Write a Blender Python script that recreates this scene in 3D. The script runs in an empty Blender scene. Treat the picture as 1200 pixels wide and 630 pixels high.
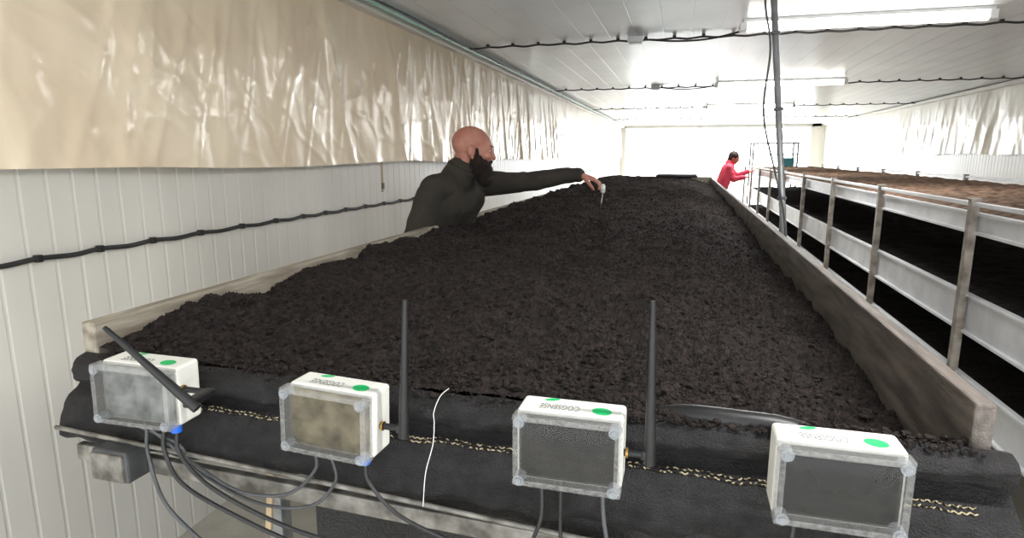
import bpy, bmesh, math, random
from mathutils import Vector, Matrix, noise
random.seed(7)
SC=bpy.context.scene; COL=SC.collection
H=1.6                      # camera height; D(..) = drop below it
def V(x,y,d): return Vector((x,y,H-d))
# ------------------------------------------------------------ materials
def lin(c):
    o=[]
    for v in c:
        v/=255.0
        o.append(v/12.92 if v<=.04045 else ((v+.055)/1.055)**2.4)
    return (o[0],o[1],o[2],1)
def mat(name,c1,c2=None,rough=.6,scale=8,bump=0,bscale=60,metal=0,spec=.5,emit=0,detail=4,stretch=None,trans=0,coat=0,bdist=.005,sheen=0,band=(.35,.65)):
    m=bpy.data.materials.new(name); m.use_nodes=True
    nt=m.node_tree; b=nt.nodes['Principled BSDF']
    b.inputs['Roughness'].default_value=rough; b.inputs['Metallic'].default_value=metal
    b.inputs['Specular IOR Level'].default_value=spec
    b.inputs['Transmission Weight'].default_value=trans
    b.inputs['Coat Weight'].default_value=coat
    if sheen:
        b.inputs['Sheen Weight'].default_value=sheen; b.inputs['Sheen Roughness'].default_value=.5
    tc=nt.nodes.new('ShaderNodeTexCoord'); mp=nt.nodes.new('ShaderNodeMapping')
    nt.links.new(tc.outputs['Object'],mp.inputs[0])
    if stretch: mp.inputs['Scale'].default_value=stretch
    n=nt.nodes.new('ShaderNodeTexNoise'); n.inputs['Scale'].default_value=scale; n.inputs['Detail'].default_value=detail
    nt.links.new(mp.outputs[0],n.inputs['Vector'])
    r=nt.nodes.new('ShaderNodeValToRGB'); r.color_ramp.elements[0].position=band[0]; r.color_ramp.elements[1].position=band[1]
    r.color_ramp.elements[0].color=lin(c1); r.color_ramp.elements[1].color=lin(c2 or c1)
    nt.links.new(n.outputs['Fac'],r.inputs[0]); nt.links.new(r.outputs[0],b.inputs['Base Color'])
    if bump:
        n2=nt.nodes.new('ShaderNodeTexNoise'); n2.inputs['Scale'].default_value=bscale; n2.inputs['Detail'].default_value=5
        nt.links.new(mp.outputs[0],n2.inputs['Vector'])
        bp=nt.nodes.new('ShaderNodeBump'); bp.inputs['Strength'].default_value=bump; bp.inputs['Distance'].default_value=bdist
        nt.links.new(n2.outputs['Fac'],bp.inputs['Height']); nt.links.new(bp.outputs[0],b.inputs['Normal'])
    if emit:
        b.inputs['Emission Color'].default_value=lin(c1); b.inputs['Emission Strength'].default_value=emit
    return m
M={}
M['wall']=mat('wall_panel',(226,223,215),(216,213,205),.4,3,stretch=(1,1,.3))
M['sheet']=mat('plastic_film',(246,229,203),(234,214,186),.2,2,.2,11,spec=.6,bdist=.01)
M['sheet2']=mat('plastic_film_pale',(236,232,220),(226,220,204),.28,3,.3,14,bdist=.01)
M['ceil']=mat('ceiling_panel',(236,240,244),(227,232,237),.3,2,.1,20)
M['floor']=mat('concrete',(205,199,187),(180,174,162),.7,4,.3,60)
M['ground']=mat('ground_outside',(235,235,230),(220,220,215),.9,1)
M['soil']=mat('compost',(50,41,38),(18,15,14),.85,60,1.0,320,spec=.28,bdist=.004)
M['soil2']=mat('compost_brown',(128,104,86),(74,58,48),.95,20,1.0,120,spec=.2,bdist=.01)
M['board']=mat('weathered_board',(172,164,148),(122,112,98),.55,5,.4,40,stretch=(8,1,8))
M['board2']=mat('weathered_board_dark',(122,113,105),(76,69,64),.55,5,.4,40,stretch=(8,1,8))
M['galv']=mat('galvanised_steel',(180,182,182),(145,148,150),.4,14,.1,60,metal=.5)
M['post']=mat('weathered_post_steel',(168,160,150),(112,102,94),.5,16,.2,60,metal=.3)
M['dgalv']=mat('dirty_steel',(150,147,140),(84,80,74),.5,24,.2,60,metal=.3)
M['rail']=mat('white_aluminium',(238,239,241),(214,216,219),.35,5)
M['fabric']=mat('black_fabric',(34,32,33),(15,14,15),.6,30,1.0,330,spec=.4,bdist=.005)
M['fabricd']=mat('black_film',(24,23,25),(13,13,15),.45,10,.8,200,bdist=.004)
M['stitch']=mat('flecked_twine',(40,37,34),(164,152,126),.95,150,band=(.49,.55),spec=.1)
M['string']=mat('white_thread',(235,235,230))
M['white']=mat('white_abs',(232,231,224),(224,223,216),.4,10,.05,200)
M['black']=mat('black_plastic',(30,30,31),(18,18,19),.4,20)
M['cable']=mat('grey_cable',(84,86,88),(62,64,66),.45,20)
M['bcable']=mat('black_cable',(48,48,48),(32,32,32),.5,20)
M['blue']=mat('blue_plastic',(30,105,215),(24,90,190),.4,20)
M['green']=mat('green_print',(0,190,105),(0,176,96),.5,30)
M['print']=mat('grey_print',(146,149,146),(136,139,136),.6,30)
M['scr3']=mat('dark_screen',(58,55,53),(30,29,28),.25,7)
M['scr2']=mat('dusty_screen',(158,146,118),(84,76,58),.5,26,.2,50)
M['scr1']=mat('foggy_screen',(180,182,180),(104,108,106),.5,26,.2,50)
M['scr4']=mat('black_screen',(38,37,37),(22,22,23),.2,8)
M['brass']=mat('brass',(200,160,90),(170,130,70),.3,20,metal=1)
M['steel']=mat('steel',(190,190,190),(160,160,160),.3,20,metal=.9)
M['skin']=mat('skin',(188,132,114),(170,108,92),.55,14,.1,120)
M['beard']=mat('beard_hair',(44,28,22),(18,11,9),.9,90,1.0,300)
M['jacket']=mat('dark_jacket',(54,49,42),(46,42,36),.85,9,.4,150)
M['trouser']=mat('dark_trousers',(40,42,50),(28,30,36),.85,12,.3,150)
M['shoe']=mat('shoe',(30,28,26),(20,20,20),.6,12)
M['red']=mat('red_jacket',(238,80,108),(218,56,84),.6,8,.2,80)
M['hair']=mat('dark_hair',(60,46,42),(36,30,28),.8,60)
M['eyew']=mat('eye_white',(215,208,200)); M['iris']=mat('iris',(40,30,25),rough=.2)
M['wood']=mat('raw_wood',(190,172,140),(160,138,106),.7,6,.2,60,stretch=(8,8,1))
M['lamp']=mat('lamp_tube',(255,252,244),emit=12)
M['mint']=mat('mint_pipe',(180,215,200),(165,200,186),.4,10)
M['house']=mat('lamp_housing',(238,238,238),(230,230,230),.4,10)
M['cyan']=mat('teal_plastic',(60,130,140),(50,112,122),.5,10)
def lidmat(name,col,fac,rough=.12,sc=18):
    m=bpy.data.materials.new(name); m.use_nodes=True; nt=m.node_tree
    for n in list(nt.nodes): nt.nodes.remove(n)
    o=nt.nodes.new('ShaderNodeOutputMaterial'); t=nt.nodes.new('ShaderNodeBsdfTransparent'); t.inputs[0].default_value=(.95,.95,.95,1)
    p=nt.nodes.new('ShaderNodeBsdfPrincipled'); p.inputs['Base Color'].default_value=lin(col); p.inputs['Roughness'].default_value=rough
    x=nt.nodes.new('ShaderNodeMixShader')
    n=nt.nodes.new('ShaderNodeTexNoise'); n.inputs['Scale'].default_value=sc
    mr=nt.nodes.new('ShaderNodeMapRange'); mr.inputs[1].default_value=.3; mr.inputs[2].default_value=.7
    mr.inputs[3].default_value=fac*.6; mr.inputs[4].default_value=fac*1.4
    nt.links.new(n.outputs['Fac'],mr.inputs[0]); nt.links.new(mr.outputs[0],x.inputs[0])
    nt.links.new(t.outputs[0],x.inputs[1]); nt.links.new(p.outputs[0],x.inputs[2]); nt.links.new(x.outputs[0],o.inputs[0])
    return m
M['lid']=lidmat('clear_lid',(70,70,68),.16,.06,9)
M['rim']=lidmat('clear_lid_rim',(190,190,187),.24)
M['bluec']=lidmat('clear_screw_plug',(188,194,200),.32)
# ------------------------------------------------------------ helpers
def mk(name,vs,fs,m,parent=None,smooth=False):
    me=bpy.data.meshes.new(name); me.from_pydata([tuple(v) for v in vs],[],fs); me.update()
    return mo(name,me,m,parent,smooth)
def mo(name,me,m,parent=None,smooth=False):
    me.materials.clear(); me.materials.append(m)
    if smooth: me.polygons.foreach_set('use_smooth',[True]*len(me.polygons))
    o=bpy.data.objects.new(name,me); COL.objects.link(o)
    if parent:
        o.parent=parent
        o.matrix_parent_inverse=parent.matrix_basis.inverted() if parent.get('_w') else Matrix()
    return o
def bmo(name,bm,m,parent=None,smooth=False):
    bmesh.ops.recalc_face_normals(bm,faces=bm.faces)
    me=bpy.data.meshes.new(name); bm.to_mesh(me); bm.free()
    return mo(name,me,m,parent,smooth)
def empty(name,loc,world=True):
    e=bpy.data.objects.new(name,None); e.empty_display_size=.05; e.location=loc; COL.objects.link(e)
    if world: e['_w']=1
    return e
def tag(o,label,cat,group=None,kind=None):
    o['label']=label; o['category']=cat
    if group:o['group']=group
    if kind:o['kind']=kind
def struct(o,label,cat='wall'):
    tag(o,label,cat); o['kind']='structure'
def bbox_bm(bm,c,s,bev=0,rot=None,seg=2):
    c=Vector(c); r=bmesh.ops.create_cube(bm,size=1)
    vs=r['verts']
    for v in vs: v.co=Vector((v.co.x*s[0],v.co.y*s[1],v.co.z*s[2]))
    if bev:
        es=list({e for v in vs for e in v.link_edges})
        rr=bmesh.ops.bevel(bm,geom=es,offset=bev,segments=seg,affect='EDGES',profile=.5)
        vs=list({v for f in rr['faces'] for v in f.verts}|{v for v in vs if v.is_valid})
    for v in vs:
        if rot: v.co=rot@v.co
        v.co+=c
def box(name,c,s,m,parent=None,bev=0,rot=None,smooth=False):
    bm=bmesh.new(); bbox_bm(bm,c,s,bev,rot); return bmo(name,bm,m,parent,smooth)
def cyl_bm(bm,p1,p2,r1,r2=None,n=16,caps=True):
    p1=Vector(p1);p2=Vector(p2); r2=r1 if r2 is None else r2
    d=p2-p1; L=d.length; q=d.to_track_quat('Z','Y').to_matrix().to_4x4()
    mt=Matrix.Translation((p1+p2)/2)@q
    bmesh.ops.create_cone(bm,cap_ends=caps,segments=n,radius1=r1,radius2=r2,depth=L,matrix=mt)
def cyl(name,p1,p2,r1,m,parent=None,r2=None,n=16,smooth=True):
    bm=bmesh.new(); cyl_bm(bm,p1,p2,r1,r2,n); o=bmo(name,bm,m,parent,False)
    if smooth:
        for p in o.data.polygons: p.use_smooth=len(p.vertices)==4
    return o
def tube(name,pts,r,m,parent=None,n=10,res=8):
    pts=[Vector(p) for p in pts]; P=[pts[0]*2-pts[1]]+pts+[pts[-1]*2-pts[-2]]
    path=[]
    for i in range(1,len(P)-2):
        a,b,c,d=P[i-1],P[i],P[i+1],P[i+2]
        for k in range(res):
            t=k/res
            path.append(.5*((2*b)+(c-a)*t+(2*a-5*b+4*c-d)*t*t+(3*b-a-3*c+d)*t**3))
    path.append(pts[-1])
    vs=[];fs=[];up=Vector((.13,.21,.97))
    for i,p in enumerate(path):
        t=(path[min(i+1,len(path)-1)]-path[max(i-1,0)]).normalized()
        a=t.cross(up)
        if a.length<.05:a=t.cross(Vector((1,0,0)))
        a.normalize(); b=t.cross(a)
        for k in range(n):
            an=2*math.pi*k/n; vs.append(p+(a*math.cos(an)+b*math.sin(an))*r)
    for i in range(len(path)-1):
        for k in range(n):
            fs.append((i*n+k,i*n+(k+1)%n,(i+1)*n+(k+1)%n,(i+1)*n+k))
    fs.append(tuple(range(n))[::-1]); fs.append(tuple((len(path)-1)*n+k for k in range(n)))
    return mk(name,vs,fs,m,parent,True)
def grid(name,nu,nv,fn,m,parent=None,smooth=True):
    vs=[fn(u/(nu-1),v/(nv-1)) for v in range(nv) for u in range(nu)]
    fs=[(v*nu+u,v*nu+u+1,(v+1)*nu+u+1,(v+1)*nu+u) for v in range(nv-1) for u in range(nu-1)]
    return mk(name,vs,fs,m,parent,smooth)
def ell_bm(bm,c,r,rot=None,seg=20):
    mt=Matrix.Translation(Vector(c))@(rot.to_4x4() if rot else Matrix())@Matrix.Diagonal((r[0],r[1],r[2],1))
    bmesh.ops.create_uvsphere(bm,u_segments=seg,v_segments=seg//2+2,radius=1,matrix=mt)
def cap_bm(bm,p1,p2,r1,r2,n=14):
    p1=Vector(p1);p2=Vector(p2); cyl_bm(bm,p1,p2,r1,r2,n)
    ell_bm(bm,p1,(r1,)*3,seg=14); ell_bm(bm,p2,(r2,)*3,seg=14)
def remesh(bm,vox,smooth=4,fac=.5):
    me=bpy.data.meshes.new('t'); bmesh.ops.recalc_face_normals(bm,faces=bm.faces); bm.to_mesh(me); bm.free()
    o=bpy.data.objects.new('t',me); COL.objects.link(o)
    md=o.modifiers.new('r','REMESH'); md.mode='VOXEL'; md.voxel_size=vox
    if smooth:
        s=o.modifiers.new('s','SMOOTH'); s.iterations=smooth; s.factor=fac
    dg=bpy.context.evaluated_depsgraph_get()
    out=bpy.data.meshes.new_from_object(o.evaluated_get(dg))
    bpy.data.objects.remove(o); return out
def wrinkle(me,amp,sc,amp2=0,sc2=1):
    ns=[v.normal.copy() for v in me.vertices]
    for v,n in zip(me.vertices,ns):
        p=v.co
        a=amp*(1-2*abs(noise.noise(p*sc)))
        if amp2:a+=amp2*noise.noise(p*sc2)
        v.co=p+n*a
# ------------------------------------------------------------ camera
th=math.radians(15.42); ph=math.radians(10.47)
c,s,cp,sp=math.cos(th),math.sin(th),math.cos(ph),math.sin(ph)
R=Vector((c,s,0)); F=Vector((-s*cp,c*cp,-sp)); U=R.cross(F)
cam=bpy.data.cameras.new('camera'); cam.lens=21.6; cam.sensor_width=36; cam.clip_start=.02
co=bpy.data.objects.new('camera',cam); COL.objects.link(co)
mtx=Matrix((R,U,-F)).transposed().to_4x4(); mtx.translation=(0,0,H); co.matrix_world=mtx; SC.camera=co
# ------------------------------------------------------------ world: overcast sky, brighter beyond the open door
w=bpy.data.worlds.new('world'); SC.world=w; w.use_nodes=True
nt=w.node_tree; bg=nt.nodes['Background']; bg.inputs[0].default_value=(.94,.975,1,1)
tc=nt.nodes.new('ShaderNodeTexCoord'); sx=nt.nodes.new('ShaderNodeSeparateXYZ'); mr=nt.nodes.new('ShaderNodeMapRange')
nt.links.new(tc.outputs['Generated'],sx.inputs[0]); nt.links.new(sx.outputs[1],mr.inputs[0])
mr.inputs[1].default_value=-.6; mr.inputs[2].default_value=.8; mr.inputs[3].default_value=2.9; mr.inputs[4].default_value=15
nt.links.new(mr.outputs[0],bg.inputs[1])
# ------------------------------------------------------------ room
XL,XR,YN,YF,ZC=-2.0,4.0,-1.6,20.5,H+.93
def ribbed_wall(name,x,sgn,m,y0,y1):
    prof=[];y=y0
    while y<y1:
        prof+=[(y,0),(y+.074,0),(y+.079,-.0018),(y+.085,-.0018)]
        y+=.090
    vs=[];fs=[]
    for (yy,dx) in prof:
        vs+=[(x+dx*sgn,yy,0),(x+dx*sgn,yy,ZC)]
    for i in range(len(prof)-1): fs.append((2*i,2*i+1,2*i+3,2*i+2))
    n=len(vs); vs+=[(x-sgn*.08,y0,0),(x-sgn*.08,y0,ZC),(x-sgn*.08,y,0),(x-sgn*.08,y,ZC)]
    fs+=[(n,n+1,n+3,n+2),(0,1,n+1,n),(2*len(prof)-2,2*len(prof)-1,n+3,n+2)]
    return mk(name,vs,fs,m)
struct(ribbed_wall('wall_left',XL,1,M['wall'],YN,YF),'white ribbed metal sandwich panel wall')
struct(ribbed_wall('wall_right',XR,-1,M['wall'],YN,YF),'white ribbed metal sandwich panel wall')
prof=[];x=XL-.08
while x<XR+.05:
    prof+=[(x,0),(x+.2,0),(x+.203,.0018),(x+.207,.0018),(x+.21,0)]; x+=.21
vs=[];fs=[]
for (xx,dz) in prof: vs+=[(xx,YN,ZC+dz),(xx,YF,ZC+dz)]
for i in range(len(prof)-1): fs.append((2*i,2*i+2,2*i+3,2*i+1))
n=len(vs); vs+=[(prof[0][0],YN,ZC+.1),(prof[-1][0],YN,ZC+.1),(prof[-1][0],YF,ZC+.1),(prof[0][0],YF,ZC+.1)]; fs.append((n,n+1,n+2,n+3))
struct(mk('ceiling',vs,fs,M['ceil']),'pale grey ceiling of long seamed panels','ceiling')
struct(box('floor',((XL+XR)/2,(YN+YF)/2,-.05),(XR-XL+.3,YF-YN,.1),M['floor']),'grey concrete floor','floor')
struct(box('floor_outside',(1,YF+20,-.06),(60,40,.1),M['ground']),'bright sunlit yard outside the open door','ground')
bm=bmesh.new()
bbox_bm(bm,(XL+.05,YF+.06,ZC/2),(.2,.12,ZC)); bbox_bm(bm,(XR-.16,YF+.06,ZC/2),(.4,.12,ZC)); bbox_bm(bm,(1,YF+.06,ZC-.03),(5.8,.12,.1))
struct(bmo('wall_back',bm,M['wall']),'white end wall around the wide open doorway')
bm=bmesh.new()
bbox_bm(bm,(-1.83,YF-.03,ZC/2-.05),(.05,.06,ZC-.1)); bbox_bm(bm,(3.62,YF-.03,ZC/2-.05),(.05,.06,ZC-.1)); bbox_bm(bm,(.9,YF-.03,ZC-.1),(5.45,.06,.05))
struct(bmo('trim_1',bm,M['rail']),'pale metal door frame','door frame')
struct(box('trim_2',(XL+.06,(YN+YF)/2,ZC-.035),(.1,YF-YN,.05),M['wall'],bev=.005),'white trim batten along the ceiling edge','trim')
struct(box('trim_3',(XR-.06,(YN+YF)/2,ZC-.035),(.1,YF-YN,.05),M['wall'],bev=.005),'white trim batten along the ceiling edge','trim')
def film(name,x,sg,y0,y1,ztop,zbot,m,nu,nv,seed):
    def fn(u,v):
        yy=y0+(y1-y0)*u; z=ztop+(zbot-ztop)*v
        sag=.010*math.sin(yy*2.3+seed)+.008*noise.noise(Vector((yy*1.7,seed,0)))
        a=.035*noise.noise(Vector((yy*1.6,z*.45,seed)))
        a+=.014*noise.noise(Vector((yy*6.5+z*.5,z*.5,seed+2)))
        q=noise.noise(Vector((yy*3.0+z*.7,z*.5,seed+3)))
        a+=.013*math.exp(-(q*7)**2)
        q=noise.noise(Vector((yy*6.5-z*1.8,z*1.0,seed+9)))
        a+=.006*math.exp(-(q*8)**2)
        q=noise.noise(Vector((yy*7+z*5,z*5-yy*2,seed+19)))
        a+=.003*math.exp(-(q*9)**2)
        a*=.3+.7*min(1,v*2.2)
        return (x+sg*(.045+a+.02*v),yy,z-(sag*v))
    return grid(name,nu,nv,fn,m)
f1=film('plastic_film',XL,1,-1.2,YF-.6,ZC-.05,H-.05,M['sheet'],1300,64,1.3)
tag(f1,'cream wrinkled plastic film hanging on the ribbed side wall','plastic sheet')
f2=film('plastic_film',XR,-1,-1.2,YF-.6,ZC-.04,H+.02,M['sheet2'],700,30,5.1)
tag(f2,'pale plastic film hanging on the opposite side wall','plastic sheet')
# ------------------------------------------------------------ main bed
BL,BR,Y0,Y1=-1.19,.43,.98,10.5
bed=empty('growing_bed',(-.38,5.7,0)); tag(bed,'long raised growing bed with weathered boards and black liner','growing bed')
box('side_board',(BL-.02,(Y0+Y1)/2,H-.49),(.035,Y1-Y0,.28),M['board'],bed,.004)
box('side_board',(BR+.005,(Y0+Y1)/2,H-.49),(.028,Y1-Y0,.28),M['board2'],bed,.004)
box('end_board',((BL+BR)/2,Y1+.02,H-.46),(BR-BL+.05,.03,.24),M['board'],bed,.004)
box('tray_bottom',((BL+BR)/2,(Y0+Y1)/2+.03,H-.63),(BR-BL-.01,Y1-Y0-.02,.02),M['fabricd'],bed)
for yy in [1.5,3.4,5.4,7.4,9.6]:
    for xx in (BL+.02,BR-.03):
        bm=bmesh.new(); bbox_bm(bm,(xx,yy,(H-.64)/2),(.05,.05,H-.64),.004); bbox_bm(bm,(xx,yy,.005),(.1,.1,.01))
        bmo('leg',bm,M['galv'],bed)
    box('cross_beam',((BL+BR)/2,yy,H-.665),(BR-BL,.05,.05),M['galv'],bed,.004)
prof=[(1.07,.49),(1.04,.46),(1.01,.437),(.99,.422),(.972,.417),(.955,.421),(.943,.432),(.938,.446),(.943,.462),(.958,.474),(.95,.482),(.93,.492),(.915,.51),(.905,.53),(.9,.55),(.9,.57),(.915,.585),(.95,.6)]
def liner(u,v):
    x=BL-.03+(BR-BL+.07)*u; k=v*(len(prof)-1); i=min(int(k),len(prof)-2); t=k-i
    y=prof[i][0]*(1-t)+prof[i+1][0]*t; d=prof[i][1]*(1-t)+prof[i+1][1]*t
    low=max(0,(v-.55)/.45)
    a=.008*noise.noise(Vector((x*9,d*25,y*25)))+.005*noise.noise(Vector((x*30,d*50,2)))+low*.022*noise.noise(Vector((x*7,d*9,7)))+.003*math.sin(x*60+v*14)*low
    dd=d+.008*noise.noise(Vector((x*4,0,1)))+low*.015*(u-.2)
    return (x,y-a,H-dd-a*.4)
grid('front_liner',420,100,liner,M['fabric'],bed)
for row in (0,1):
    pts=[];x=BL+.04;k=0
    while x<BR-.01:
        u=(x-BL+.03)/(BR-BL+.07); p=Vector(liner(u,.625+.018*row+(.005 if k%2 else -.005)))
        pts.append(p+Vector((0,-.003 if k%2==0 else -.0003,.001))); x+=.005; k+=1
    tube('seam_stitching',pts,.0013,M['stitch'],bed,n=6,res=3)
tube('front_rail',[V(BL-.02,.885,.545),V(-.6,.885,.575),V(0,.885,.61),V(BR,.885,.63)],.0045,M['dgalv'],bed)
box('cross_beam',(-.62,.918,H-.625),(1.15,.018,.034),M['dgalv'],bed,.003,rot=Matrix.Rotation(.03,3,'Y'))
box('cross_beam',(-.38,1.02,H-.655),(BR-BL,.02,.04),M['dgalv'],bed,.003)
def drape(u,v):
    x=-.66+(BR+.66)*u; d=.56+1.02*v
    return (x+.02*noise.noise(Vector((x*3,d*3,0))),.957+.010*math.sin(x*22+d*2)+.010*noise.noise(Vector((x*4,d*3,4))),H-d)
grid('liner_skirt',160,60,drape,M['fabricd'],bed)
box('leg',(BR-.03,1.08,(H-.62)/2),(.045,.045,H-.62),M['galv'],bed,.004)
# soil
def soil_base(x,y):
    d=.385
    if y<1.8: d+=.034*(1-(y-1)/.8)
    t=max(0,(x-.0)/.42); d+=.095*t*t*(3-2*t)*min(1,(y-.6)/.7) if t<1 else .095
    e=max(0,(-.95-x)/.24); d+=-.02*min(1,e)
    if y>3: d-=.035*min(1,(y-3)/4)
    return d
NU=450; RT=1.0037; YS=.985; ys=[YS]
while ys[-1]<Y1: ys.append(ys[-1]*RT)
ys[-1]=Y1
vs=[]
for y in ys:
    for i in range(NU):
        x=BL+(BR-.01-BL)*i/(NU-1)
        h=.028*noise.noise(Vector((x*3.6,y*3.6,0)))+.022*noise.noise(Vector((x*9,y*9,5)))
        j=Vector((x+.012*noise.noise(Vector((x*30,y*30,1))),y+.012*noise.noise(Vector((x*30,y*30,8))),0))
        g=noise.voronoi(j*105)[0][0]
        k=max(0,.5+1.3*noise.noise(Vector((x*4,y*4,9))))
        h+=.013*noise.noise(j*21)*(.35+k)+(.5-g)*.005*(.4+k)+.006*noise.noise(Vector((x*140,y*140,3)))+random.uniform(-.0025,.0025)
        h*=min(1,.35+(y-YS)*6)
        vs.append((x,y,H-soil_base(x,y)+h))
nv=len(ys)
fs=[(v*NU+u,v*NU+u+1,(v+1)*NU+u+1,(v+1)*NU+u) for v in range(nv-1) for u in range(NU-1)]
tb=bmesh.new(); bmesh.ops.create_icosphere(tb,subdivisions=1,radius=1)
tb.verts.ensure_lookup_table(); iv=[v.co.copy() for v in tb.verts]; itf=[tuple(v.index for v in f.verts) for f in tb.faces]; tb.free()
for k in range(21000):
    r=random.choice((.0018,.002,.002,.003,.003,.003,.004,.005,.008))*random.uniform(.7,1.2)
    if k<1800:
        x=random.uniform(-.1,BR-.02) if k<1100 else random.uniform(BL+.03,BR); y=random.uniform(.95,1.0); r*=.8
        z=liner((x-BL+.03)/(BR-BL+.07),.235)[2]+random.uniform(-.002,.004)
    else:
        y=YS+.02+5.5*random.random()**1.8; x=random.uniform(BL+.03,BR-.04)
        ix=min(NU-1,int((x-BL)/(BR-.01-BL)*(NU-1))); iy=min(nv-1,int(math.log(y/YS)/math.log(RT)))
        z=vs[iy*NU+ix][2]+r*.35
    b=len(vs)
    for q in iv:
        rr=r*random.uniform(.6,1.3); vs.append((x+q.x*rr,y+q.y*rr,z+q.z*rr*.8))
    fs+=[tuple(b+i for i in f) for f in itf]
so=mk('compost_soil',vs,fs,M['soil'],None,False); tag(so,'dark crumbly black compost filling the long raised bed','soil',kind='stuff')
pt=tube('irrigation_pipe',[V(-.02,1.0,.432),V(.03,.988,.419),V(.10,.982,.417),V(.17,.985,.421),V(.23,.995,.44)],.019,M['black'],n=16); tag(pt,'short black plastic pipe half buried in the compost','pipe')
cv=box('dark_cover',(-.1,10.1,H-.315),(.62,.5,.05),M['fabricd'],None,.02); tag(cv,'folded dark cover lying at the far end of the compost','cover')
# ------------------------------------------------------------ sensor boxes
def lettering(txt,size,mt,m,parent,name='lettering'):
    cu=bpy.data.curves.new(name,'FONT'); cu.body=txt; cu.size=size; cu.extrude=.0002; cu.align_x='CENTER'; cu.align_y='CENTER'
    o=bpy.data.objects.new(name,cu); COL.objects.link(o)
    me=bpy.data.meshes.new_from_object(o.evaluated_get(bpy.context.evaluated_depsgraph_get())); bpy.data.objects.remove(o)
    me.transform(mt); return mo(name,me,m,parent)
W,HH,DP=.16,.112,.085
def sensor(X,D,yaw,roll,scr,ant,label,blue,by=.05,ax=.038,az=.0504):
    e=empty('sensor_box',(X,.82,H-D-HH),world=False); e.rotation_euler=(0,roll,yaw)
    tag(e,label,'sensor',group='sensor boxes clipped along the bed end')
    bm=bmesh.new(); bbox_bm(bm,(0,.027+(DP-.027)/2,HH/2),(W,DP-.027,HH),.006,seg=3); bmo('body',bm,M['white'],e,False)
    bm=bmesh.new(); t=.010
    bbox_bm(bm,(0,.013,HH-t/2),(W+.002,.026,t),.003); bbox_bm(bm,(0,.013,t/2),(W+.002,.026,t),.003)
    bbox_bm(bm,(-W/2+t/2,.013,HH/2),(t,.026,HH-2*t),.002); bbox_bm(bm,(W/2-t/2,.013,HH/2),(t,.026,HH-2*t),.002)
    lid=bmo('lid',bm,M['rim'],e)
    box('lid_window',(0,.001,HH/2),(W-.02,.003,HH-.02),M['lid'],lid,.001)
    box('screen',(0,.0235,HH/2),(W-.012,.004,HH-.012),scr,e,.001)
    for sx in (-1,1):
        for sz in (-1,1):
            px,pz=sx*(W/2-.010),HH/2+sz*(HH/2-.010)
            bm=bmesh.new(); cyl_bm(bm,(px,-.002,pz),(px,.018,pz),.0085,n=16); cyl_bm(bm,(px,-.0045,pz),(px,-.002,pz),.0045,n=12)
            bmo('screw',bm,M['bluec'],e)
    Rz=Matrix.Rotation(math.pi,4,'Z')
    lettering('COGSENSE',.0135,Matrix.Translation((-.018,.048,HH+.0003))@Rz@Matrix.Diagonal((.92,1.9,1,1)),M['print'],e)
    bm=bmesh.new(); bmesh.ops.create_circle(bm,cap_ends=True,segments=28,radius=1,matrix=Matrix.Translation((.046,.047,HH+.0006))@Matrix.Rotation(-.3,4,'Z')@Matrix.Diagonal((.0150,.0125,1,1))); bmo('round_mark',bm,M['green'],e)
    bm=bmesh.new(); bmesh.ops.create_circle(bm,cap_ends=True,segments=20,radius=1,matrix=Matrix.Translation((-.034,.073,HH+.0006))@Matrix.Rotation(.3,4,'Z')@Matrix.Diagonal((.012,.0045,1,1))); bmo('small_mark',bm,M['green'],e)
    for i,gx in enumerate((-.045,-.015,.05)):
        bm=bmesh.new()
        cyl_bm(bm,(gx,.05,0),(gx,.05,-.008),.0085,n=6); cyl_bm(bm,(gx,.05,-.008),(gx,.05,-.022),.0065,.0055,n=14)
        if i==2 and blue: cyl_bm(bm,(gx,.05,-.003),(gx,.05,-.024),.0105,.0095,n=14)
        bmo('cable_gland',bm,M['blue'] if i==2 and blue else M['black'],e)
    if not ant: return e
    z=az; base=Vector((W/2+ax,by,z)); d=Vector(ant[:3]).normalized(); L=ant[3]
    bm=bmesh.new(); cyl_bm(bm,base-d*.014,base+d*.035,.0088,.0085); cyl_bm(bm,base+d*.035,base+d*(L*.55),.0082,.0062); cyl_bm(bm,base+d*(L*.55),base+d*(L*.95),.0062,.0044); cyl_bm(bm,base+d*(L*.95),base+d*L,.0048,.0038)
    a=bmo('antenna',bm,M['black'],e)
    my=max(by,.035)
    bm=bmesh.new(); cyl_bm(bm,(W/2-.001,my,z),(W/2+.008,my,z),.006,n=6); cyl_bm(bm,(W/2+.008,my,z),(W/2+ax-.006,my,z),.0055); bbox_bm(bm,((base+Vector((W/2+ax-.008,my,z)))/2),(.018,.013+abs(my-by),.015),.003)
    bmo('antenna_mount',bm,M['black'],a)
    bm=bmesh.new(); cyl_bm(bm,(W/2+.003,my,z),(W/2+.0065,my,z),.0078,n=16); bmo('connector_ring',bm,M['brass'],a)
    return e
sensor(-.94,.372,.06,.03,M['scr1'],(-.79,-.02,.61,.20),'white sensor box with fogged clear lid and tilted antenna',True,by=-.016,ax=.062,az=.070)
sensor(-.55,.378,-.03,.035,M['scr2'],(0.01,0,1,.22),'white sensor box with dusty beige window and upright antenna',True,ax=.043)
sensor(-.146,.376,0,0,M['scr3'],(-.02,0,1,.235),'white sensor box with dark grey window and upright antenna',False)
sensor(.22,.378,.0,0,M['scr4'],None,'white sensor box with black window beside the bed corner',False)
def cable(pts,r,lab,m='cable'):
    o=tube('sensor_cable',[V(*p) for p in pts],r,M[m]); tag(o,lab,'cable',group='sensor cables under the bed end')
L1='thin grey cable looping below the sensor boxes'
def dn(x): return [(x,.88,1.0),(x+.02,.88,1.4),(x+.03,.85,1.59),(x+.15,.8,1.594)]
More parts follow.
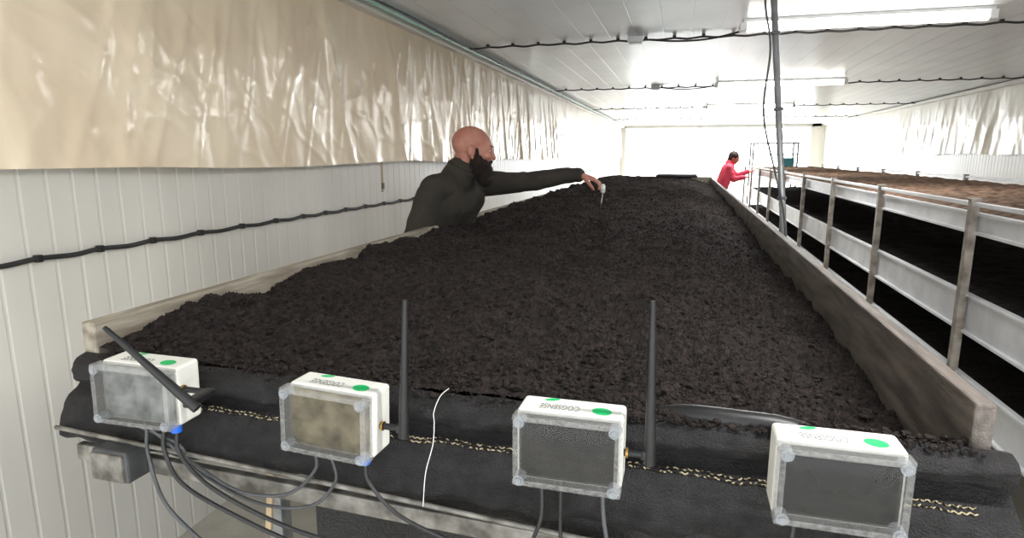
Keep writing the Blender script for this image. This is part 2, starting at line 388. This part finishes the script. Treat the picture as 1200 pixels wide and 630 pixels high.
cable([(-.595,.87,.51),(-.6,.87,.545),(-.66,.872,.6),(-.76,.87,.61),(-.86,.872,.57),(-.93,.875,.53),(-.955,.87,.506)],.0032,L1)
cable([(-.565,.87,.512),(-.56,.87,.56),(-.62,.875,.62),(-.74,.882,.635),(-.87,.884,.59),(-.9,.88,.54),(-.985,.87,.506)],.0032,L1)
cable([(-.5,.87,.514),(-.49,.865,.55),(-.43,.86,.6),(-.3,.86,.64),(-.12,.86,.69),(.05,.87,.78)]+dn(.09),.0034,'black cable running from the blue plug to the floor','bcable')
cable([(-.89,.87,.506),(-.88,.862,.55),(-.8,.85,.6),(-.65,.85,.65),(-.45,.85,.68),(-.28,.86,.76)]+dn(-.25),.004,L1,'bcable')
cable([(-.92,.87,.506),(-.915,.862,.55),(-.86,.845,.60),(-.72,.842,.65),(-.55,.845,.70),(-.45,.86,.78)]+dn(-.42),.004,L1,'bcable')
cable([(-.96,.87,.506),(-.955,.862,.56),(-.9,.838,.64),(-.8,.835,.72),(-.72,.84,.82)]+dn(-.70),.0035,L1,'cable')
cable([(-.191,.87,.512),(-.19,.86,.56),(-.21,.86,.64),(-.19,.85,.74)]+dn(-.19),.0032,'black cable hanging straight down from a sensor box','bcable')
cable([(-.161,.87,.512),(-.16,.87,.6),(-.15,.87,.74)]+dn(-.14),.003,'black cable hanging straight down from a sensor box','bcable')
cable([(-.096,.87,.512),(-.09,.86,.56),(-.07,.86,.65),(-.03,.87,.74)]+dn(-.02),.0034,L1)
cable([(.175,.87,.512),(.17,.86,.58),(.16,.87,.74)]+dn(.17),.0034,L1,'bcable')
cable([(.27,.87,.512),(.27,.86,.58),(.28,.87,.74)]+dn(.29),.0034,L1,'bcable')
st=tube('white_string',[V(-.39,.985,.414),V(-.393,.95,.416),V(-.397,.93,.437),V(-.396,.928,.457),V(-.394,.915,.49),V(-.397,.888,.53),V(-.398,.876,.585)],.0008,M['string'],n=6); tag(st,'thin white string hanging over the black liner','string')
jb=empty('junction_box',(-1.06,.93,H-.63)); tag(jb,'small dark grey junction box under the bed rail','electrical box')
box('body',(-1.04,.875,H-.590),(.085,.05,.065),M['cable'],jb,.005); box('cover',(-1.04,.847,H-.590),(.075,.008,.055),M['dgalv'],jb,.002)
sl=box('wooden_slat',(-.80,1.0,H-.70),(.014,.008,.16),M['wood'],None,.001,rot=Matrix.Rotation(.12,3,'Y')); tag(sl,'short raw wooden slat standing under the bed end','wooden slat')
# ------------------------------------------------------------ second rack
rk=empty('shelf_rack',(2.05,7.5,0)); tag(rk,'tall multi-tier growing rack with white rails and metal posts','shelf rack')
RX0,RX1,RY0,RY1=1.3,2.75,1.0,14.2
for xx in (RX0,RX1):
    y=1.86
    while y<RY1:
        bm=bmesh.new(); bbox_bm(bm,(xx-.03 if xx==RX0 else xx+.03,y,(H-.2)/2),(.035,.04,H-.2),.003)
        bbox_bm(bm,(xx-.03 if xx==RX0 else xx+.03,y,H-.195),(.045,.05,.012),.002)
        bmo('post',bm,M['post'],rk); y+=1.37
for (d0,d1) in ((.26,.345),(.63,.80),(1.0,1.17)):
    for xx in (RX0,RX1):
        bm=bmesh.new(); zc=H-(d0+d1)/2; h=d1-d0
        bbox_bm(bm,(xx,(RY0+RY1)/2,zc),(.012,RY1-RY0,h)); bbox_bm(bm,(xx-.008,(RY0+RY1)/2,H-d0),(.03,RY1-RY0,.014),.003)
        bbox_bm(bm,(xx-.008,(RY0+RY1)/2,H-d1),(.03,RY1-RY0,.014),.003)
        bmo('side_rail',bm,M['rail'],rk)
    box('shelf_tray',((RX0+RX1)/2,(RY0+RY1)/2,H-d1),(RX1-RX0-.02,RY1-RY0-.02,.012),M['galv'],rk)
for xx in (RX0-.03,RX1+.03):
    box('top_rail',(xx,(RY0+RY1)/2,H-.215),(.02,RY1-RY0,.02),M['rail'],rk,.003)
def rsoil(name,d,m,lab):
    def fn(u,v):
        x=RX0+.01+(RX1-RX0-.02)*u; y=RY0+.02+(RY1-RY0-.04)*v
        e=min(u,1-u)*8; 
        return (x,y,H-d-.03*max(0,1-e)+.02*noise.noise(Vector((x*5,y*5,d)))+.012*noise.noise(Vector((x*17,y*17,d))))
    o=grid(name,60,560,fn,m); tag(o,lab,'soil',kind='stuff')
rsoil('compost_soil',.235,M['soil2'],'brown dry compost on the top tier of the rack')
rsoil('compost_soil',.66,M['soil'],'black compost on the middle tier of the rack')
rsoil('compost_soil',1.03,M['soil'],'black compost on the lower tier of the rack')
tr=empty('lifting_frame',(1.9,14.9,0)); tag(tr,'metal lifting frame standing at the end of the rack','metal frame')
for xx in (1.45,2.35):
    for yy in (14.6,15.2): box('post',(xx,yy,.93),(.04,.04,1.86),M['galv'],tr)
for zz in (1.86,1.62,1.3):
    for yy in (14.6,15.2): box('crossbar',(1.9,yy,zz),(.95,.035,.035),M['galv'],tr)
box('control_panel',(2.15,14.55,1.45),(.26,.08,.2),M['cyan'],tr,.01)
pl=empty('support_pole',(.63,3.32,0)); tag(pl,'thin leaning metal pole from floor to ceiling beside the bed','pole')
cyl('pole',(.635,3.32,0),(.352,3.32,ZC),.0155,M['galv'],pl)
tube('pole_wire',[(.32,3.3,ZC-.01),(.335,3.29,H+.7),(.372,3.295,H+.5),(.362,3.295,H+.2),(.44,3.3,H-.1),(.5,3.3,H-.35),(.56,3.3,.6),(.61,3.3,.05)],.005,M['cable'],pl)
for t in (.3,.55,.72,.86):
    p=Vector((.635,3.32,0)).lerp(Vector((.352,3.32,ZC)),t); box('clip',p,(.04,.04,.015),M['cable'],pl,.003)
# ------------------------------------------------------------ wall + ceiling cables
def clipped(name,pts,r,clips,lab,csize,m='bcable'):
    e=empty(name,pts[0]); tag(e,lab,'cable')
    tube('cable',pts,r,M[m],e)
    for p in clips: box('cable_clip',p,csize,M['black'],e,.003)
pts=[];cl=[]
y=-1.2;i=0
while y<19:
    cl.append((XL+.02,y,H-.325)); pts+= [(XL+.02,y,H-.325),(XL+.022,y+.12,H-.331)]; y+=.24+.02*math.sin(i); i+=1
clipped('wall_cable',pts,.0085,cl[:60],'thick black cable clipped along the ribbed wall',(.022,.022,.024))
for (yy,sag) in ((5.25,.0),(8.9,.0),(12.7,0),(16.4,0)):
    pts=[];cl=[];x=XL+.12;i=0
    while x<3.9:
        pts+=[(x,yy+.01*math.sin(i*2),ZC-.022),(x+.1,yy+.01*math.cos(i*3),ZC-.03)]; cl.append((x,yy,ZC-.014)); x+=.22; i+=1
    clipped('ceiling_cable',pts,.008,cl,'black cable clipped straight across the ceiling panels',(.025,.03,.026))
    if yy<9:
        o=tube('ceiling_cable_loop',[(-.35,yy-.05,ZC-.03),(-.1,yy-.09,ZC-.06),(.15,yy-.1,ZC-.055),(.4,yy-.3,ZC-.04),(.55,yy-.42,ZC-.04)],.007,M['bcable']); tag(o,'black cable drooping from the ceiling box to the lamp','cable')
        jb=empty('ceiling_box',(-.42,yy-.02,ZC-.04)); tag(jb,'small grey junction box on the ceiling','electrical box')
        box('body',(-.42,yy-.02,ZC-.025),(.12,.1,.045),M['house'],jb,.006); box('cover',(-.42,yy-.02,ZC-.05),(.1,.08,.006),M['galv'],jb,.002)
o=tube('ceiling_pipe',[(XL+.16,y,ZC-.03+.004*math.sin(y)) for y in range(-1,21)],.014,M['mint']); tag(o,'pale mint pipe running along the ceiling edge','pipe')
o=tube('corner_cable',[(XL+.2,y*.8,ZC-.02-.012*abs(math.sin(y*1.3))) for y in range(-1,25)],.006,M['bcable']); tag(o,'thin black cable running along the ceiling edge','cable')
hs=empty('hanging_tag',(XL+.1,3.62,H-.2)); tag(hs,'narrow brown twine tag hanging under the plastic film','hanging tag')
box('strap',(XL+.07,3.75,H-.14),(.006,.022,.2),M['wood'],hs,.001); box('label_plate',(XL+.075,3.75,H-.2),(.006,.03,.04),M['black'],hs,.001)
for i,yy in enumerate((.9,4.8,8.55,12.3,16.1)):
    e=empty('ceiling_lamp',(1.1,yy,ZC)); tag(e,'long white fluorescent batten lamp glowing on the ceiling','lamp',group='fluorescent ceiling lamps')
    box('housing',(1.1,yy,ZC-.012),(1.5,.08,.022),M['house'],e,.004)
    cyl('tube',(.38,yy,ZC-.053),(1.82,yy,ZC-.053),.03,M['lamp'],e,n=20)
    for xx in (.355,1.845): box('end_cap',(xx,yy,ZC-.05),(.05,.065,.06),M['house'],e,.006)
    ld=bpy.data.lights.new('lamp_glow','AREA'); ld.shape='RECTANGLE'; ld.size=1.4; ld.size_y=.06; ld.energy=42; ld.color=(1,.985,.96)
    lo=bpy.data.objects.new('lamp_glow',ld); COL.objects.link(lo); lo.location=(0,0,-.09); lo.parent=e
# ------------------------------------------------------------ people
def frame(f,up=Vector((0,0,1))):
    f=Vector(f).normalized(); r=f.cross(up).normalized(); u=r.cross(f); return f,r,u
def head_parts(bm,c,f,r,u,k=1.0):
    Rm=Matrix((f,-r,u)).transposed()
    P=lambda a,b,z: c+(f*a+r*b+u*z)*k
    E=lambda a,b,z,ra,rb,rz: ell_bm(bm,P(a,b,z),(ra*k,rb*k,rz*k),Rm)
    E(-.014,0,.042,.096,.076,.082); E(.02,0,.02,.076,.068,.083); E(.028,0,-.045,.064,.056,.062)
    E(.066,0,-.088,.022,.026,.02); E(.03,0,-.07,.05,.048,.035)
    E(.084,0,.034,.014,.044,.011)
    cap_bm(bm,P(.090,0,.022),P(.108,0,-.016),.008*k,.0125*k,10); E(.099,.010,-.020,.010,.008,.008); E(.099,-.010,-.020,.010,.008,.008)
    E(.070,.036,-.012,.022,.02,.018); E(.070,-.036,-.012,.022,.02,.018)
    E(.090,0,-.046,.009,.022,.006); E(.088,0,-.056,.009,.019,.006)
    for sgn in (1,-1):
        E(.074,.031*sgn,.024,.012,.017,.008); E(.074,.031*sgn,.004,.011,.016,.006)
        E(-.004,.076*sgn,.002,.017,.009,.03); E(-.012,.084*sgn,.004,.014,.006,.026); E(.0,.078*sgn,-.026,.009,.007,.011)
    cap_bm(bm,P(-.03,0,-.03),P(-.05,0,-.12),.058*k,.056*k)
def hand(bm,wr,d,n,ts,curl,sc=1.0,spread=.1):
    wr=Vector(wr); d=Vector(d).normalized(); n=Vector(n); n=(n-d*n.dot(d)).normalized(); l=d.cross(n)
    offs=(-.031,-.0105,.0105,.031)
    lens=(.066,.076,.072,.055) if ts<0 else (.055,.072,.076,.066)
    for o,L in zip(offs,lens):
        kn=wr+(d*(.088-abs(o)*.25)+l*o)*sc
        cap_bm(bm,wr+l*o*.6*sc+d*.01,kn,.0145*sc,.0115*sc,10)
        p=kn; a=curl*.5; 
        for seg,fr,rr in ((.46,.0,.0092),(.30,.0,.0084),(.24,.0,.0076)):
            dd=(d*math.cos(a)+n*math.sin(a)+l*o*spread*20*.35).normalized(); q=p+dd*L*seg*sc
            cap_bm(bm,p,q,rr*sc,(rr-.0007)*sc,10); p=q; a+=curl
    b=wr+(d*.022+l*ts*.026)*sc; k1=b+(d*.62+l*ts*.6+n*.35).normalized()*.042*sc; k2=k1+(d*.85+l*ts*.15+n*.5).normalized()*.032*sc; k3=k2+(d*.8-l*ts*.15+n*.6).normalized()*.026*sc
    cap_bm(bm,b,k1,.016*sc,.011*sc,10); cap_bm(bm,k1,k2,.0105*sc,.0095*sc,10); cap_bm(bm,k2,k3,.0095*sc,.008*sc,10)
def person(J,fh,label,jm,vox,hair,beard,hands):
    f,r,u=frame(fh); k=J.get('k',1.0)
    bm=bmesh.new(); head_parts(bm,J['head'],f,r,u,k)
    cap_bm(bm,J['head']-f*.05*k-u*.11*k,J['neck'],.054,.056)
    nk,pe=J['neck'],J['pelvis']
    for sd in 'LR':
        sh,el,wr,hp,kn,an,toe=[J[x+sd] for x in ('sh','el','wr','hp','kn','an','toe')]
        cap_bm(bm,nk+(pe-nk)*.1,sh,.05,.048); cap_bm(bm,sh,el,.046,.037); cap_bm(bm,el,wr,.038,.026)
        ins=sh.lerp(nk,.4)-(nk-pe)*.14; cap_bm(bm,ins,hp.lerp(pe,.2),.086,.095)
        cap_bm(bm,hp,kn,.082,.055); cap_bm(bm,kn,an,.054,.036); cap_bm(bm,an,toe,.036,.028)
        hand(bm,wr,*hands[sd])
    cap_bm(bm,nk.lerp(pe,.28),pe,.10,.12)
    body=mo('person',remesh(bm,vox,3),M['skin'],None,True); tag(body,label,'person'); 
    bm=bmesh.new()
    for sd in 'LR':
        sh,el,wr,hp=[J[x+sd] for x in ('sh','el','wr','hp')]
        cap_bm(bm,nk+(pe-nk)*.08,sh,.076,.074); cap_bm(bm,sh,el,.070,.054); cap_bm(bm,el,el.lerp(wr,.93),.054,.039)
        cap_bm(bm,el.lerp(wr,.80),el.lerp(wr,.83),.045,.043); cap_bm(bm,el.lerp(wr,.92),el.lerp(wr,.96),.041,.042)
        ins=sh.lerp(nk,.35)-(nk-pe)*.17; cap_bm(bm,ins,hp.lerp(pe,.25),.110,.118)
        ins=sh.lerp(nk,.7)-(nk-pe)*.16; cap_bm(bm,ins,hp.lerp(pe,.6),.120,.124)
        cap_bm(bm,hp.lerp(pe,.1),hp.lerp(pe,.1)+(pe-nk)*.14,.122,.124)
    cap_bm(bm,nk.lerp(pe,.22),pe,.12,.13)
    hb=J['head']-f*.042*k-u*.085*k
    cap_bm(bm,nk,hb.lerp(nk,.2),.088,.077)
    me=remesh(bm,max(vox*1.6,.008),8,.6)
    ns=[v.normal.copy() for v in me.vertices]
    for v,n in zip(me.vertices,ns):      # soft cloth folds of varying direction
        p=v.co; q1=noise.noise(Vector((p.x*4,p.y*4,p.z*9))); q2=noise.noise(Vector((p.x*10+3,p.y*5,p.z*5)))
        v.co=p+n*(.006*math.exp(-(q1*4)**2)+.005*math.exp(-(q2*4)**2)+.003*noise.noise(p*8)-.002)
    mo('jacket',me,jm,body,True)
    ax=(hb-nk).normalized(); q=ax.to_track_quat('Z','Y').to_matrix(); vs=[];fs=[];n=36
    c0=hb.lerp(nk,.40)
    for rr,hh in ((.080,-.04),(.084,.0),(.084,.024),(.080,.032),(.075,.024),(.072,-.01),(.05,-.03)):
        for i in range(n):
            a=2*math.pi*i/n; vs.append(c0+q@Vector((math.cos(a)*rr*(1+.03*math.sin(3*a)),math.sin(a)*rr,hh)))
    for j in range(6):
        for i in range(n): fs.append((j*n+i,j*n+(i+1)%n,(j+1)*n+(i+1)%n,(j+1)*n+i))
    mk('collar',vs,fs,jm,body,True)
    bm=bmesh.new()
    for sd in 'LR':
        hp,kn,an=[J[x+sd] for x in ('hp','kn','an')]
        cap_bm(bm,pe,hp,.11,.105); cap_bm(bm,hp,kn,.1,.075); cap_bm(bm,kn,an,.075,.06)
    me=remesh(bm,.012,4); wrinkle(me,.006,8); mo('trousers',me,M['trouser'],body,True)
    for sd in 'LR':
        an,toe=J['an'+sd],J['toe'+sd]; dd=(toe-an); dd.z=0; dd.normalize(); g=Vector((an.x,an.y,0))
        bm=bmesh.new(); cap_bm(bm,g+dd*-.03+Vector((0,0,.05)),g+dd*.15+Vector((0,0,.042)),.05,.042); cap_bm(bm,g+Vector((0,0,.05)),g+Vector((0,0,.11)),.052,.055)
        bbox_bm(bm,g+dd*.06+Vector((0,0,.014)),(.29,.09,.026),.01,rot=Matrix((dd,Vector((-dd.y,dd.x,0)),Vector((0,0,1)))).transposed())
        mo('shoe',remesh(bm,.008,2),M['shoe'],body,True)
    Rm=Matrix((f,-r,u)).transposed(); P=lambda a,b,z: J['head']+(f*a+r*b+u*z)*k
    for sg in (1,-1):
        bm=bmesh.new(); ell_bm(bm,P(.0755,.031*sg,.014),(.0105*k,)*3,Rm); o=bmo('eye',bm,M['eyew'],body,True)
        bm=bmesh.new(); ell_bm(bm,P(.083,.0315*sg,.011),(.004*k,.006*k,.0055*k),Rm); bmo('iris',bm,M['iris'],o,True)
        bm=bmesh.new(); cap_bm(bm,P(.096,.014*sg,.036),P(.083,.048*sg,.038),.0035,.0025,8); bmo('eyebrow',bm,M['beard'] if beard else M['hair'],body,True)
    if beard:
        bm=bmesh.new(); E=lambda a,b,z,ra,rb,rz: ell_bm(bm,P(a,b,z),(ra*k,rb*k,rz*k),Rm)
        E(.062,0,-.088,.048,.056,.045); E(.045,0,-.075,.058,.066,.042); E(.074,0,-.124,.040,.046,.040); E(.03,0,-.078,.052,.068,.045)
        for sg in (1,-1):
            E(.016,.062*sg,-.010,.014,.015,.034); E(.024,.058*sg,-.045,.034,.022,.034); E(.05,.045*sg,-.058,.038,.028,.03)
            cap_bm(bm,P(.097,.004*sg,-.036),P(.078,.035*sg,-.055),.008,.014,8)
        me=remesh(bm,.005,5); wrinkle(me,.003,60,.002,130); mo('beard',me,M['beard'],body,True)
    if hair:
        bm=bmesh.new(); E=lambda a,b,z,ra,rb,rz: ell_bm(bm,P(a,b,z),(ra*k,rb*k,rz*k),Rm)
        E(-.025,0,.055,.102,.09,.09); E(-.05,0,.0,.07,.085,.08); E(-.08,0,-.05,.035,.05,.06)
        me=remesh(bm,.009,2); wrinkle(me,.004,30); mo('hair',me,M['hair'],body,True)
    return body
J=dict(k=1.06,head=V(-1.075,3.12,-.018),neck=V(-1.155,3.10,.12),pelvis=V(-1.40,3.14,.62),
 shR=V(-1.21,2.90,.170),elR=V(-1.305,2.82,.45),wrR=V(-1.29,2.86,.70),
 shL=V(-1.11,3.31,.160),elL=V(-.84,3.42,.145),wrL=V(-.565,3.47,.105),
 hpR=V(-1.40,3.04,.66),knR=V(-1.40,3.0,1.1),anR=V(-1.48,2.99,1.52),toeR=V(-1.32,2.98,1.56),
 hpL=V(-1.40,3.24,.66),knL=V(-1.40,3.27,1.1),anL=V(-1.48,3.29,1.52),toeL=V(-1.32,3.29,1.56))
person(J,(.94,.33,-.12),'bald bearded person in dark jacket reaching over compost',M['jacket'],.0045,False,True,
  {'R':((0,.05,-1),(.1,1,0),1,.25,1.0),'L':((.86,.1,-.28),(-.25,0,-1),-1,.55,1.05)})
pr=empty('soil_probe',V(-.425,3.46,.2)); tag(pr,'small white probe with thin metal pin held in the hand','probe')
bm=bmesh.new(); cap_bm(bm,V(-.428,3.455,.168),V(-.428,3.455,.195),.0125,.014,14); bmo('probe_head',bm,M['white'],pr,True)
cyl('pin',V(-.428,3.455,.195),V(-.44,3.455,.32),.0035,M['steel'],pr)
J=dict(k=.95,head=V(.90,12.4,.06),neck=V(.83,12.4,.19),pelvis=V(.70,12.4,.58),
 shR=V(.82,12.23,.23),elR=V(.90,12.17,.44),wrR=V(1.08,12.2,.40),
 shL=V(.82,12.57,.23),elL=V(.98,12.60,.38),wrL=V(1.18,12.55,.30),
 hpR=V(.70,12.31,.62),knR=V(.75,12.3,1.08),anR=V(.7,12.28,1.52),toeR=V(.85,12.27,1.56),
 hpL=V(.70,12.49,.62),knL=V(.75,12.5,1.08),anL=V(.7,12.52,1.52),toeL=V(.85,12.52,1.56))
person(J,(.9,-.2,-.35),'person in bright red jacket leaning towards the rack',M['red'],.007,True,False,
  {'R':((1,.1,.2),(0,0,-1),1,.3,1.0),'L':((1,-.1,.2),(0,0,-1),-1,.3,1.0)})
for o in bpy.data.objects:
    if '_w' in o: del o['_w']
SC.view_settings.view_transform='Standard'
